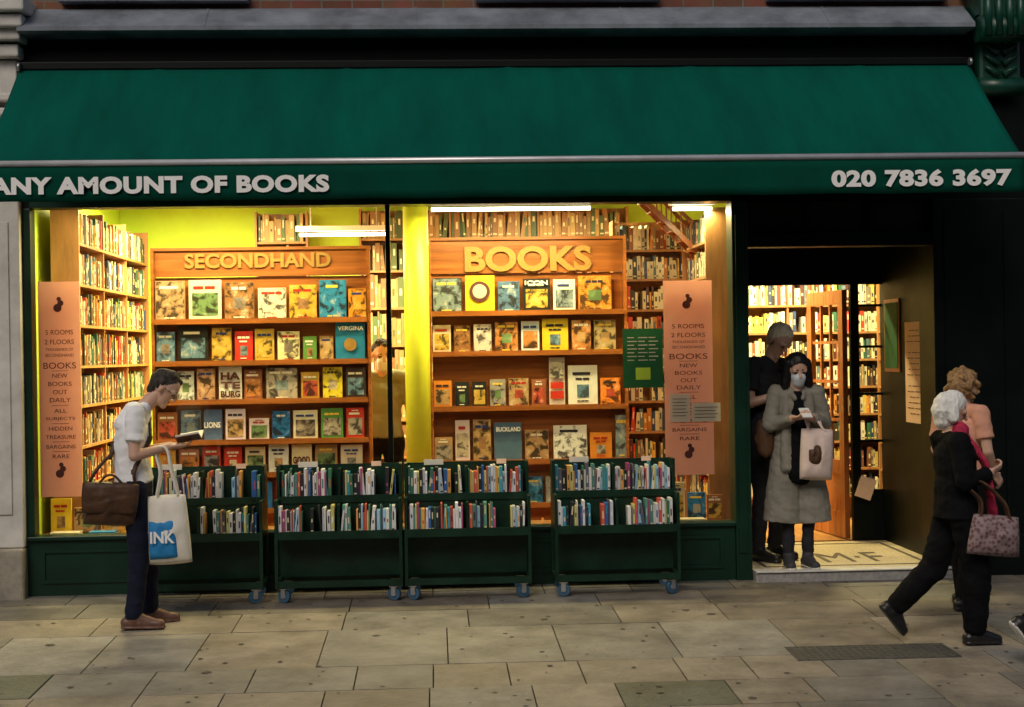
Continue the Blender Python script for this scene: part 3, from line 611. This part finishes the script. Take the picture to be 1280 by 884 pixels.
# ---------------------------------------------------------------- people
class Fig:
    def __init__(s,name,loc,heading,scale=1.,labels=None):
        s.name=name;s.loc=Vector(loc);s.h=rad(heading);s.sc=scale;s.P=[];s.mats=labels
    def add(s,label,p0,p1,r0,r1=None,w=1.,d=1.,side=(0,1,0),f0=False,f1=False):
        p0=Vector(p0);p1=Vector(p1); r1=r0 if r1 is None else r1
        if (p1-p0).length<1e-3: p1=p0+Vector((0,0,.003))
        a=(p1-p0).normalized(); b=Vector(side); b=b-a*b.dot(a)
        if b.length<.1: b=a.orthogonal()
        b.normalize(); c=a.cross(b)
        s.P.append((label,p0,p1,r0,r1,w,d,a,b,c,f0,f1))
    def world(s,p):
        c,q=math.cos(s.h),math.sin(s.h); p=Vector(p)*s.sc; return Vector((p.x*c-p.y*q,p.x*q+p.y*c,p.z))+s.loc
    def head(s,c,f,u,hair='short',hl='hair',mask=False,glasses=False,sk='skin'):
        c=Vector(c);f=Vector(f).normalized();u=Vector(u);u=(u-f*u.dot(f)).normalized();l=u.cross(f)
        T=lambda a,b,d:c+f*a+l*b+u*d
        A=lambda lab,p,q,r0,r1=None,w=1,d=1:s.add(lab,T(*p),T(*q),r0,r1,w,d,side=l)
        A(sk,(-.02,0,.03),(.012,0,.035),.082,.082,.88)
        A(sk,(.02,0,.03),(.03,0,-.055),.070,.050,.95)
        A(sk,(.035,0,-.075),(.064,0,-.090),.034,.022,1.2)
        A(sk,(.086,0,.012),(.105,0,-.024),.008,.0125)
        for q in (-1,1):
            A(sk,(-.002,q*.076,.012),(-.006,q*.078,-.022),.018,.013,.5)
            A('eye',(.082,q*.028,.005),(.080,q*.038,.005),.0095)
            A(sk,(.07,q*.03,.022),(.072,q*.04,.021),.019)
            A(hl,(.088,q*.016,.027),(.082,q*.046,.025),.005)
        if mask: A('mask',(.060,0,-.040),(.055,0,-.078),.050,.044,1.1)
        else: A('lips',(.086,-.016,-.055),(.086,.016,-.055),.006)
        if glasses:
            for q in (-1,1): A('eye',(.098,q*.012,.006),(.094,q*.05,.008),.004); A('eye',(.094,q*.055,.01),(0,q*.082,.014),.003)
        if hair in('short','blond'):
            A(hl,(-.032,0,.042),(-.006,0,.058),.086,.082,.93); A(hl,(-.05,0,.01),(-.052,0,-.035),.062,.045,1.1)
            for q in (-1,1): A(hl,(-.012,q*.064,.04),(-.004,q*.070,.012),.022,.012)
            A(hl,(.0,-.02,.105),(.062,.01,.095),.036,.020,1.3)
        elif hair=='long':
            A(hl,(-.03,0,.045),(-.004,0,.060),.094,.088,.97)
            for q in (-1,1): A(hl,(.005,q*.072,.06),(.02,q*.098,-.15),.038,.034)
            A(hl,(-.06,0,.02),(-.08,0,-.20),.085,.06,1.3); 
            for q in (-1,1): A(hl,(.03,q*.022,.108),(.052,q*.062,.06),.022,.014)
        elif hair=='bob':
            A(hl,(-.032,0,.045),(-.004,0,.066),.096,.090,.95); A(hl,(-.05,0,.0),(-.045,0,-.06),.085,.06,1.1)
            for q in (-1,1): A(hl,(-.01,q*.06,.05),(.0,q*.078,-.04),.036,.03)
            A(hl,(.03,-.03,.105),(.066,.03,.088),.03,.022)
        elif hair=='curly':
            A(hl,(-.034,0,.04),(-.004,0,.062),.098,.090,.97); A(hl,(-.05,0,.0),(-.05,0,-.05),.085,.06,1.1)
            rr=random.Random(5)
            for i in range(110):
                v=Vector((rr.uniform(-1,.6),rr.uniform(-1,1),rr.uniform(-.8,1))); 
                v=v.normalized()*rr.uniform(.088,.122); 
                if v.x>.05 and v.z<.05: continue
                A(hl,(v.x-.012,v.y,v.z+.03),(v.x-.004,v.y+rr.uniform(-.02,.02),v.z+.02),rr.uniform(.013,.024))
    def hand(s,w,d,n,thumb,curl=.6,sk='skin'):
        w=Vector(w);d=Vector(d).normalized();n=Vector(n);n=(n-d*n.dot(d)).normalized();t=Vector(thumb);t=(t-d*t.dot(d)-n*t.dot(n)).normalized()
        s.add(sk,w,w+d*.03,.026,.024,1.1,.8,side=t)
        s.add(sk,w+d*.025,w+d*.08,.024,.024,1.6,.62,side=t)
        for o,L in ((.029,.070),(.0105,.078),(-.009,.073),(-.028,.058)):
            p=w+d*.088+t*o; ang=0; dd=d
            for k,fr in enumerate((.42,.32,.26)):
                ang+=curl*(.6,1,.8)[k]; dd=d*math.cos(ang)+n*math.sin(ang); q=p+dd*L*fr
                s.add(sk,p,q,.0092-.0007*k,.0086-.0007*k); p=q
        p=w+d*.03+t*.028; q=p+(d*.6+t*.6+n*.35).normalized()*.038; s.add(sk,p,q,.0125,.011); s.add(sk,q,q+(d*.85+t*.1+n*.5).normalized()*.03,.0105,.009)
    def arm(s,sh,el,wr,top,long=False,sk='skin',r=1.):
        sh=Vector(sh);el=Vector(el);wr=Vector(wr)
        s.add(sk,sh,el,.045*r,.037*r); s.add(sk,el,wr,.038*r,.026*r)
        if long: s.add(top,sh,el,.062*r,.052*r); s.add(top,el,el+(wr-el)*.94,.052*r,.040*r,f1=True)
        else: s.add(top,sh,sh+(el-sh)*.66,.064*r,.064*r,f1=True)
    def leg(s,hp,kn,an,lab,r=1.,loose=1.):
        s.add(lab,hp,kn,.094*r,.066*r*loose); s.add(lab,kn,an,.066*r*loose,.050*r*loose*1.05,f1=False)
    def foot(s,an,fd=(1,0,0),lab='shoe',sole='sole',L=.27,up=(0,0,1),sockl=None):
        an=Vector(an);fd=Vector(fd).normalized();up=Vector(up);up=(up-fd*up.dot(fd)).normalized();sd=up.cross(fd)
        h=an-fd*.045-up*.045; t=an+fd*(L-.10)-up*.058
        s.add(lab,an+up*.01,an-up*.04,.046,.048)
        s.add(lab,h,t,.042,.034,1.05,.95,side=sd)
        s.add(lab,an+fd*.03-up*.02,an+fd*.12-up*.05,.038,.034,side=sd)
        s.add(sole,h-up*.032,t-up*.022,.043,.038,1.08,.28,side=sd)
    def torso(s,pel,waist,chest,neck,shL,shR,head,top,pants,g=1.,sk='skin',hem=None):
        pel,waist,chest,neck,shL,shR,head=[Vector(v) for v in (pel,waist,chest,neck,shL,shR,head)]; sd=shL-shR
        s.add(pants,pel-Vector((0,0,.02)),pel+Vector((0,0,.05)),.108*g,.105*g,1.45,1.05,side=sd)
        s.add(top,pel+Vector((0,0,.0)) if hem is None else Vector(hem),waist,.120*g,.106*g,1.40,1.06,side=sd,f0=True)
        s.add(top,waist,chest,.106*g,.116*g,1.42,.98,side=sd)
        s.add(top,shL+(shR-shL)*.1,shR+(shL-shR)*.1,.060)
        s.add(top,chest+Vector((0,0,.02)),neck-Vector((0,0,.03)),.10,.055,1.5,.9,side=sd)
        s.add(sk,neck-Vector((0,0,.02)),head+(neck-head)*.35,.053,.050)
    def build(s,vox=.0065,fold=.007):
        vs=[];fs=[]
        N=18
        for (lab,p0,p1,r0,r1,w,d,a,b,c,f0,f1) in s.P:
            rings=[]
            for k in ([1.] if f0 else [.25,.5,.75,1.]):
                ph=(k-1)*math.pi/2; rings.append((p0+a*(0 if f0 else r0*math.sin(ph)),r0*math.cos(ph)))
            rings.append(((p0+p1)/2,(r0+r1)/2))
            for k in ([0.] if f1 else [0.,.25,.5,.75]):
                ph=k*math.pi/2; rings.append((p1+a*(0 if f1 else r1*math.sin(ph)),r1*math.cos(ph)))
            i0=len(vs)
            for ce,r in rings:
                for i in range(N):
                    t=2*math.pi*i/N; vs.append(ce+b*(math.cos(t)*r*w)+c*(math.sin(t)*r*d))
            nr=len(rings)
            vs.append(p0-a*(0 if f0 else r0)); vs.append(p1+a*(0 if f1 else r1)); A0=len(vs)-2;A1=len(vs)-1
            for j in range(nr-1):
                for i in range(N):
                    q=i0+j*N; fs.append((q+i,q+(i+1)%N,q+N+(i+1)%N,q+N+i))
            for i in range(N):
                fs.append((A0,i0+(i+1)%N,i0+i)); q=i0+(nr-1)*N; fs.append((A1,q+i,q+(i+1)%N))
        me=bpy.data.meshes.new('tmp'); me.from_pydata([tuple(v) for v in vs],[],fs); ob=bpy.data.objects.new('tmp',me); scn.collection.objects.link(ob)
        m=ob.modifiers.new('r','REMESH'); m.mode='VOXEL'; m.voxel_size=vox
        m=ob.modifiers.new('s','SMOOTH'); m.factor=.5; m.iterations=3
        dg=bpy.context.evaluated_depsgraph_get(); me2=bpy.data.meshes.new_from_object(ob.evaluated_get(dg)); bpy.data.objects.remove(ob)
        nv=len(me2.vertices); co=np.empty(nv*3); me2.vertices.foreach_get('co',co); co=co.reshape(-1,3)
        best=np.full(nv,9.); lab=np.zeros(nv,int); names=list(s.mats)
        for (lb,p0,p1,r0,r1,w,d,a,b,c,f0,f1) in s.P:
            L=(p1-p0).length; q=co-np.array(p0); t=q@np.array(a)/L; tc=np.clip(t,0,1); v=q-np.outer(tc*L,np.array(a))
            D=np.sqrt((v@np.array(b)/w)**2+(v@np.array(c)/d)**2+(v@np.array(a))**2)-(r0+(r1-r0)*tc)
            if f1: D=np.where(t>1+.007/L,9.,D)
            if f0: D=np.where(t<-.007/L,9.,D)
            k=D<best; best[k]=D[k]; lab[k]=names.index(lb)
        nr=np.empty(nv*3); me2.vertices.foreach_get('normal',nr); nr=nr.reshape(-1,3)
        fine={'skin','eye','lips','sole','mask','shoe'}
        disp=np.zeros(nv); seed=Vector((s.loc.x*3,s.loc.y*5,0))
        for i in range(nv):
            ln=names[lab[i]]
            if ln in fine: continue
            p=Vector(co[i])+seed
            if 'hair' in ln: disp[i]=noise.noise(Vector((p.x*60,p.y*60,p.z*25)))*.006
            else:
                disp[i]=(noise.noise(Vector((p.x*9+p.z*5,p.y*9,p.z*13)))+.5*noise.noise(Vector((p.x*22,p.y*22+p.z*9,p.z*26))))*fold
        co=co+nr*disp[:,None]
        out=[s.world(p) for p in co]
        me2.vertices.foreach_set('co',[x for p in out for x in p])
        me2.materials.clear()
        for n in names: me2.materials.append(M[s.mats[n]])
        nf=len(me2.polygons); mi=[0]*nf
        for p in me2.polygons: mi[p.index]=int(lab[p.vertices[0]])
        me2.polygons.foreach_set('material_index',mi); me2.polygons.foreach_set('use_smooth',[True]*nf)
        me2.update(); me2.name=s.name
        return link(bpy.data.objects.new(s.name,me2))

def pillow(name,c,w,h,t,rot,m,parent=None,taper=0.,tilt=0,n=16,sq=3.):
    vs=[];fs=[];k=n+1
    for s in (-1,1):
        for j in range(k):
            for i in range(k):
                u=-1+2*i/n; v=-1+2*j/n
                th=t/2*((1-abs(u)**sq)*(1-abs(v)**sq))**.5*s + noise.noise(Vector((u*2.5+c[0],v*2.5,s*3+c[2])))*t*.18*(1-abs(u))*(1-abs(v))*2
                vs.append(Vector((u*w/2*(1+taper*v)*(1-.03*v*v),th,v*h/2*(1-.03*u*u))))
    for s in (0,1):
        for j in range(n):
            for i in range(n):
                a=s*k*k+j*k+i; f=(a,a+1,a+k+1,a+k); fs.append(f if s==0 else f[::-1])
    mt=Matrix.Translation(c)@Matrix.Rotation(rot,4,'Z')@Matrix.Rotation(tilt,4,'Y')
    vs=[mt@v for v in vs]
    o=meshobj(name,vs,fs,m,parent,True)
    bm=bmesh.new(); bm.from_mesh(o.data); bmesh.ops.remove_doubles(bm,verts=bm.verts,dist=.0004); bmesh.ops.recalc_face_normals(bm,faces=bm.faces); bm.to_mesh(o.data); bm.free()
    return o

F=Fig('man_reading',(-1.93,-1.15,gz(-1.15)),6,.985,dict(skin='skinp',hair='hdark',eye='eye',lips='lips',top='tee',pants='jean',shoe='shoeb',sole='shoeb',strap='bagbrown'))
F.torso((-.02,0,.95),(-.045,0,1.10),(-.035,0,1.28),(.045,0,1.47),(-.0,.165,1.42),(-.0,-.165,1.42),(.165,0,1.56),'top','pants',1.0)
F.add('top',(-.06,0,1.33),(-.02,0,1.42),.09,.07,1.6,1)
F.head((.17,0,1.565),(.80,-.12,-.60),(.6,0,.8),'short',glasses=True)
for q in (-1,1):
    el=(-.005,q*.21,1.14); wr=(.205,q*.09,1.185)
    F.arm((-.0,q*.165,1.41),el,wr,'top'); 
    F.hand(wr,(1,-q*.35,.02),(0.1,-q*.25,1),(-.1,-q*.9,.2) ,.35)
F.leg((-.02,-.09,.92),(.01,-.10,.50),(-.035,-.10,.10),'pants',1.0,1.05); F.leg((-.02,.09,.92),(.06,.10,.50),(.045,.11,.10),'pants',1.0,1.05)
F.foot((-.035,-.10,.09),(1,-.1,0)); F.foot((.045,.11,.09),(1,.1,0))
F.add('strap',(.06,.10,1.46),(.09,-.06,1.25),.014,w=1.6,d=.7); F.add('strap',(.09,-.06,1.25),(-.02,-.165,1.03),.014); F.add('strap',(.06,.10,1.46),(-.10,.05,1.40),.014);F.add('strap',(-.10,.05,1.40),(-.17,-.08,1.12),.014)
F.build()
e=empty('open_book'); B=Batch(); p=F.world((.335,0,1.235)); 
for s in (-1,1): B.obox(p+Vector((0,s*.055,.01)),(.075,0,.012),(0,s*.055,.02),(-.001,0,.006),(.7,.66,.55)); B.obox(p+Vector((0,s*.056,.002)),(.078,0,.012),(0,s*.058,.02),(0,0,.002),(.1,.04,.03))
B.make('pages_and_cover',M['cover'],e)
e=empty('messenger_bag')
pillow('body',F.world((-.16,-.16,.83)),.34,.28,.14,rad(8),M['bagbrown'],e,.0,rad(4))
pillow('flap',F.world((-.16,-.225,.87)),.35,.20,.05,rad(8),M['bagbrown'],e,.02,rad(4))
tubec('strap_front',[F.world((.0,-.17,.93)),F.world((-.01,-.18,1.02)),F.world((.03,-.15,1.12))],.011,M['bagbrown'],e)
tubec('strap_back',[F.world((-.32,-.15,.93)),F.world((-.25,-.15,1.05)),F.world((-.16,-.08,1.15))],.011,M['bagbrown'],e)
tubec('handle',[F.world((-.24,-.2,.96)),F.world((-.16,-.2,1.02)),F.world((-.08,-.2,.96))],.008,M['bagbrown'],e)
e=empty('tote_bag'); c=F.world((.20,-.15,.65)); 
pillow('bag',c,.27,.45,.10,rad(-4),M['tote'],e,-.06,rad(-3))
for s in (-1,1): tubec('handle',[c+Vector((-.07,s*.02,.22)),c+Vector((-.045,s*.03,.36)),F.world((.15,-.12+.02*s,1.19)),c+Vector((.03,s*.03,.36)),c+Vector((.065,s*.02,.22))],.009,M['tote'],e)
pillow('printed_panel',c+Vector((-.03,-.020,-.06)),.19,.26,.085,rad(-4),M['blue'],e,-.03,rad(-3),sq=5)
text('INK','print_lettering',(c.x-.105,c.y-.075,c.z-.08),UX,UZ,.155,.075,M['white'],e,.03,.001)

F=Fig('woman_with_phone',(2.70,.06,.07),-90,.95,dict(skin='skinp',hair='hblack',eye='eye',lips='lips',mask='mask',top='coat',pants='char',shoe='sneak',sole='sole',inner='blk'))
F.torso((0,0,.93),(0,0,1.08),(0,0,1.27),(.02,0,1.42),(0,.155,1.38),(0,-.155,1.38),(.045,0,1.535),'top','pants',.92)
F.head((.05,0,1.55),(.92,.05,-.30),(.3,0,.95),'long',mask=True)
F.add('top',(-.01,.05,1.1),(-.02,.12,.36),.12,.155,1.0,.95,f1=True); F.add('top',(-.01,-.05,1.1),(-.02,-.12,.36),.12,.155,1.0,.95,f1=True)
F.add('inner',(.06,0,1.33),(.12,0,.75),.06,.095,1.0,.7); F.add('top',(.05,.09,1.36),(.11,.11,.8),.035,.05); F.add('top',(.05,-.09,1.36),(.11,-.11,.8),.035,.05)
for q in (-1,1):
    F.add('top',(.0,q*.07,1.43),(.10,q*.035,1.33),.024,.016)
    el=(.03,q*.22,1.12); wr=(.20,q*.075,1.18); F.arm((0,q*.16,1.37),el,wr,'top',True,r=1.12)
    F.hand(wr,(.8,-q*.45,.1),(.0,-q*.3,1),(.1,q*-1,.3),.7)
F.leg((0,-.085,.9),(.02,-.08,.49),(0,-.075,.13),'pants',.86); F.leg((0,.085,.9),(.02,.08,.49),(0,.075,.13),'pants',.86)
F.foot((0,-.075,.09),(1,-.12,0)); F.foot((0,.075,.09),(1,.12,0))
F.build(fold=.009)
e=empty('phone'); B=Batch(); p=F.world((.30,0,1.225)); B.obox(p,(.036,0,0),(0,-.065,-.03),(0,.002,-.004),(.75,.75,.75)); B.make('handset',M['cover'],e)
e=empty('shopping_bag'); c=F.world((.22,.10,.90)); pillow('bag',c,.25,.38,.12,rad(4),M['totepink'],e,.0,rad(3),sq=2.4)
for s in (-1,1): tubec('handle',[c+Vector((-.06,s*.02,.17)),F.world((.18,.07+.02*s,1.20)),c+Vector((.06,s*.02,.17))],.009,M['totepink'],e)
pillow('print_patch',c+Vector((-.02,-.036,.0)),.12,.15,.08,rad(4),M['bagbrown'],e,sq=2)
e=empty('backpack'); 
pillow('pack',F.world((-.16,.02,1.12)),.34,.42,.16,0,M['char'],e)
pillow('side_bag',F.world((-.04,-.24,1.02)),.16,.30,.14,rad(80),M['bagbrown'],e)

F=Fig('man_in_entrance',(2.575,.50,.07),-50,1.06,dict(skin='skinp',hair='hblond',eye='eye',lips='lips',top='char',pants='char',shoe='shoek',sole='shoek'))
F.torso((0,0,.95),(-.02,0,1.10),(-.02,0,1.29),(.04,0,1.48),(0,.17,1.43),(0,-.17,1.43),(.11,0,1.60),'top','pants',1.0)
F.head((.12,0,1.60),(.78,-.1,-.62),(.62,0,.78),'blond')
for q in (-1,1):
    el=(.02,q*.23,1.15); wr=(.22,q*.09,1.22); F.arm((0,q*.17,1.42),el,wr,'top',False); F.hand(wr,(.9,-q*.4,.1),(.0,-q*.3,1),(.1,-q,.3),.5)
    F.leg((0,q*.09,.92),(.02,q*.1,.5),(-.02,q*.1,.1),'pants'); F.foot((-.02,q*.1,.09))
F.build()
e=empty('paperback_book'); B=Batch(); p=F.world((.34,0,1.26)); B.obox(p,(.06,.04,0),(-.04,.06,.03),(0,0,.008),(.25,.3,.32)); B.make('book',M['cover'],e)

F=Fig('customer_inside',(-.43,1.25,.07),-80,1.02,dict(skin='skinp',hair='hdark',eye='eye',lips='lips',mask='mask',top='olive',pants='blk',shoe='shoek',sole='shoek'))
F.torso((0,0,.95),(0,0,1.10),(0,0,1.29),(.02,0,1.46),(0,.17,1.42),(0,-.17,1.42),(.04,0,1.59),'top','pants',1.05)
F.head((.05,0,1.60),(.95,.1,-.2),(.2,0,1),'short',mask=True)
for q in (-1,1):
    el=(.0,q*.24,1.12); wr=(.08,q*.22,.88); F.arm((0,q*.17,1.41),el,wr,'top'); F.hand(wr,(.3,0,-1),(.0,-q,0),(1,0,0),.4)
    F.leg((0,q*.09,.92),(.02,q*.1,.5),(-.02,q*.1,.1),'pants'); F.foot((-.02,q*.1,.09))
F.build(vox=.008)

def walker(name,loc,hd,sc,mats,hair,lean=0.,scarf=False,g=1.06,lo=1.15):
    F=Fig(name,loc,hd,sc,mats)
    F.torso((.02,0,.93),(.02+lean*.2,0,1.08),(.03+lean*.5,0,1.25),(.02+lean,0,1.41),(.01+lean,.15,1.36),(.01+lean,-.15,1.36),(.03+lean*1.3,0,1.53),'top','pants',g,hem=(.02,0,.84))
    F.head((.035+lean*1.3,0,1.535),(.97,-.12,-.2),(.2,0,1),hair)
    F.arm((.01+lean,-.155,1.35),(-.01,-.22,1.09),(.19,-.15,1.14),'top',True,r=1.15); F.hand((.19,-.15,1.14),(.8,.2,.35),(0,.5,.6),(0,.6,.6),1.0)
    F.arm((.01+lean,.155,1.35),(.06,.21,1.09),(.16,.18,.86),'top',True,r=1.1); F.hand((.16,.18,.86),(.4,0,-1),(0,-1,0),(1,0,0),.6)
    F.leg((.02,-.085,.91),(.12,-.09,.49),(.10,-.085,.13),'pants',1.06,lo*1.08); F.foot((.10,-.085,.09),(1,-.05,0),L=.25)
    F.leg((.02,.085,.91),(-.10,.09,.50),(-.36,.09,.26),'pants',1.06,lo); F.foot((-.375,.09,.235),(.62,0,-.78),L=.25,up=(.78,0,.62))
    if scarf:
        F.add('scarf',(.03,-.07,1.42),(.06,.07,1.42),.05,w=1.2); F.add('scarf',(.07,-.03,1.40),(.18,-.10,1.2),.035,.035,1.5,.7); F.add('scarf',(.18,-.10,1.2),(.24,-.12,.76),.036,.05,1.4,.5)
    return F
F=walker('elderly_woman_walking',(3.09,-2.2,gz(-2.2)),4,.895,dict(skin='skinp',hair='hwhite',eye='eye',lips='lips',top='blk',pants='blk',shoe='shoek',sole='shoek',scarf='scarf'),'bob',-.03,True,1.15,1.3)
F.build(fold=.01)
e=empty('floral_handbag'); c=F.world((.17,-.25,.74)); pillow('bag',c,.31,.24,.12,rad(4),M['floral'],e,-.08,rad(6),sq=2.6)
for s in (-1,1): tubec('handle',[c+Vector((-.09,s*.02,.09)),c+Vector((-.08,s*.02,.2)),F.world((.02,-.21+.02*s,1.08)),c+Vector((.05,s*.02,.2)),c+Vector((.09,s*.02,.09))],.008,M['bagbrown'],e)
F=Fig('curly_haired_woman',(3.52,-1.15,gz(-1.15)),35,.93,dict(skin='skinp',hair='hginger',eye='eye',lips='lips',top='peachc',pants='blk',shoe='shoek',sole='shoek'))
F.torso((0,0,.95),(0,0,1.10),(0,0,1.28),(.02,0,1.44),(0,.16,1.40),(0,-.16,1.40),(.03,0,1.56),'top','pants',.98)
F.head((.04,0,1.565),(.97,0,-.2),(.2,0,1),'curly')
for q in (-1,1):
    el=(.0,q*.22,1.12); wr=(.14,q*.18,.95); F.arm((0,q*.165,1.39),el,wr,'top'); F.hand(wr,(.7,0,-.7),(.0,-q,0),(1,0,0),.6)
    F.leg((0,q*.085,.92),(.02+.06*q,q*.09,.5),(-.02+.12*q,q*.09,.1),'pants'); F.foot((-.02+.12*q,q*.09,.09))
F.build()
F=walker('man_walking',(3.68,-2.95,gz(-2.95)),0,1.05,dict(skin='skinp',hair='hdark',eye='eye',lips='lips',top='char',pants='blk',shoe='shoek',sole='sole'),'short')
F.build(vox=.008)

# ---------------------------------------------------------------- light, world, camera
w=bpy.data.worlds.new('World'); scn.world=w; w.use_nodes=True; n=w.node_tree.nodes; l=w.node_tree.links
sk=n.new('ShaderNodeTexSky'); sk.sky_type='NISHITA'; sk.sun_disc=False; sk.sun_elevation=rad(42); sk.sun_rotation=rad(200); sk.air_density=1.0; sk.dust_density=4
l.new(sk.outputs[0],n['Background'].inputs[0]); n['Background'].inputs[1].default_value=.073
sd=bpy.data.lights.new('sun','SUN'); sd.energy=.8; sd.angle=rad(25); sd.color=(1,.92,.8)
so=bpy.data.objects.new('sun',sd); link(so); 
az=rad(200); el=rad(42); d=Vector((math.sin(az)*math.cos(el),math.cos(az)*math.cos(el),math.sin(el))); so.rotation_euler=d.to_track_quat('Z','Y').to_euler()
cam=bpy.data.cameras.new('camera'); co=bpy.data.objects.new('camera',cam); link(co)
cam.sensor_width=36; cam.lens=52.6; cam.clip_end=1000
th=rad(3); ro=.0157
f=Vector((math.sin(th),math.cos(th),0)); r0=Vector((math.cos(th),-math.sin(th),0)); u0=Vector((0,0,1))
r_=(r0-u0*ro).normalized(); u_=(u0+r0*ro).normalized()
mt=Matrix.Identity(4)
for i in range(3): mt[i][0]=r_[i]; mt[i][1]=u_[i]; mt[i][2]=-f[i]
mt[0][3],mt[1][3],mt[2][3]=0,-11,1.70
co.matrix_world=mt; scn.camera=co
scn.view_settings.view_transform='Standard'; scn.view_settings.look='None'; scn.view_settings.exposure=0
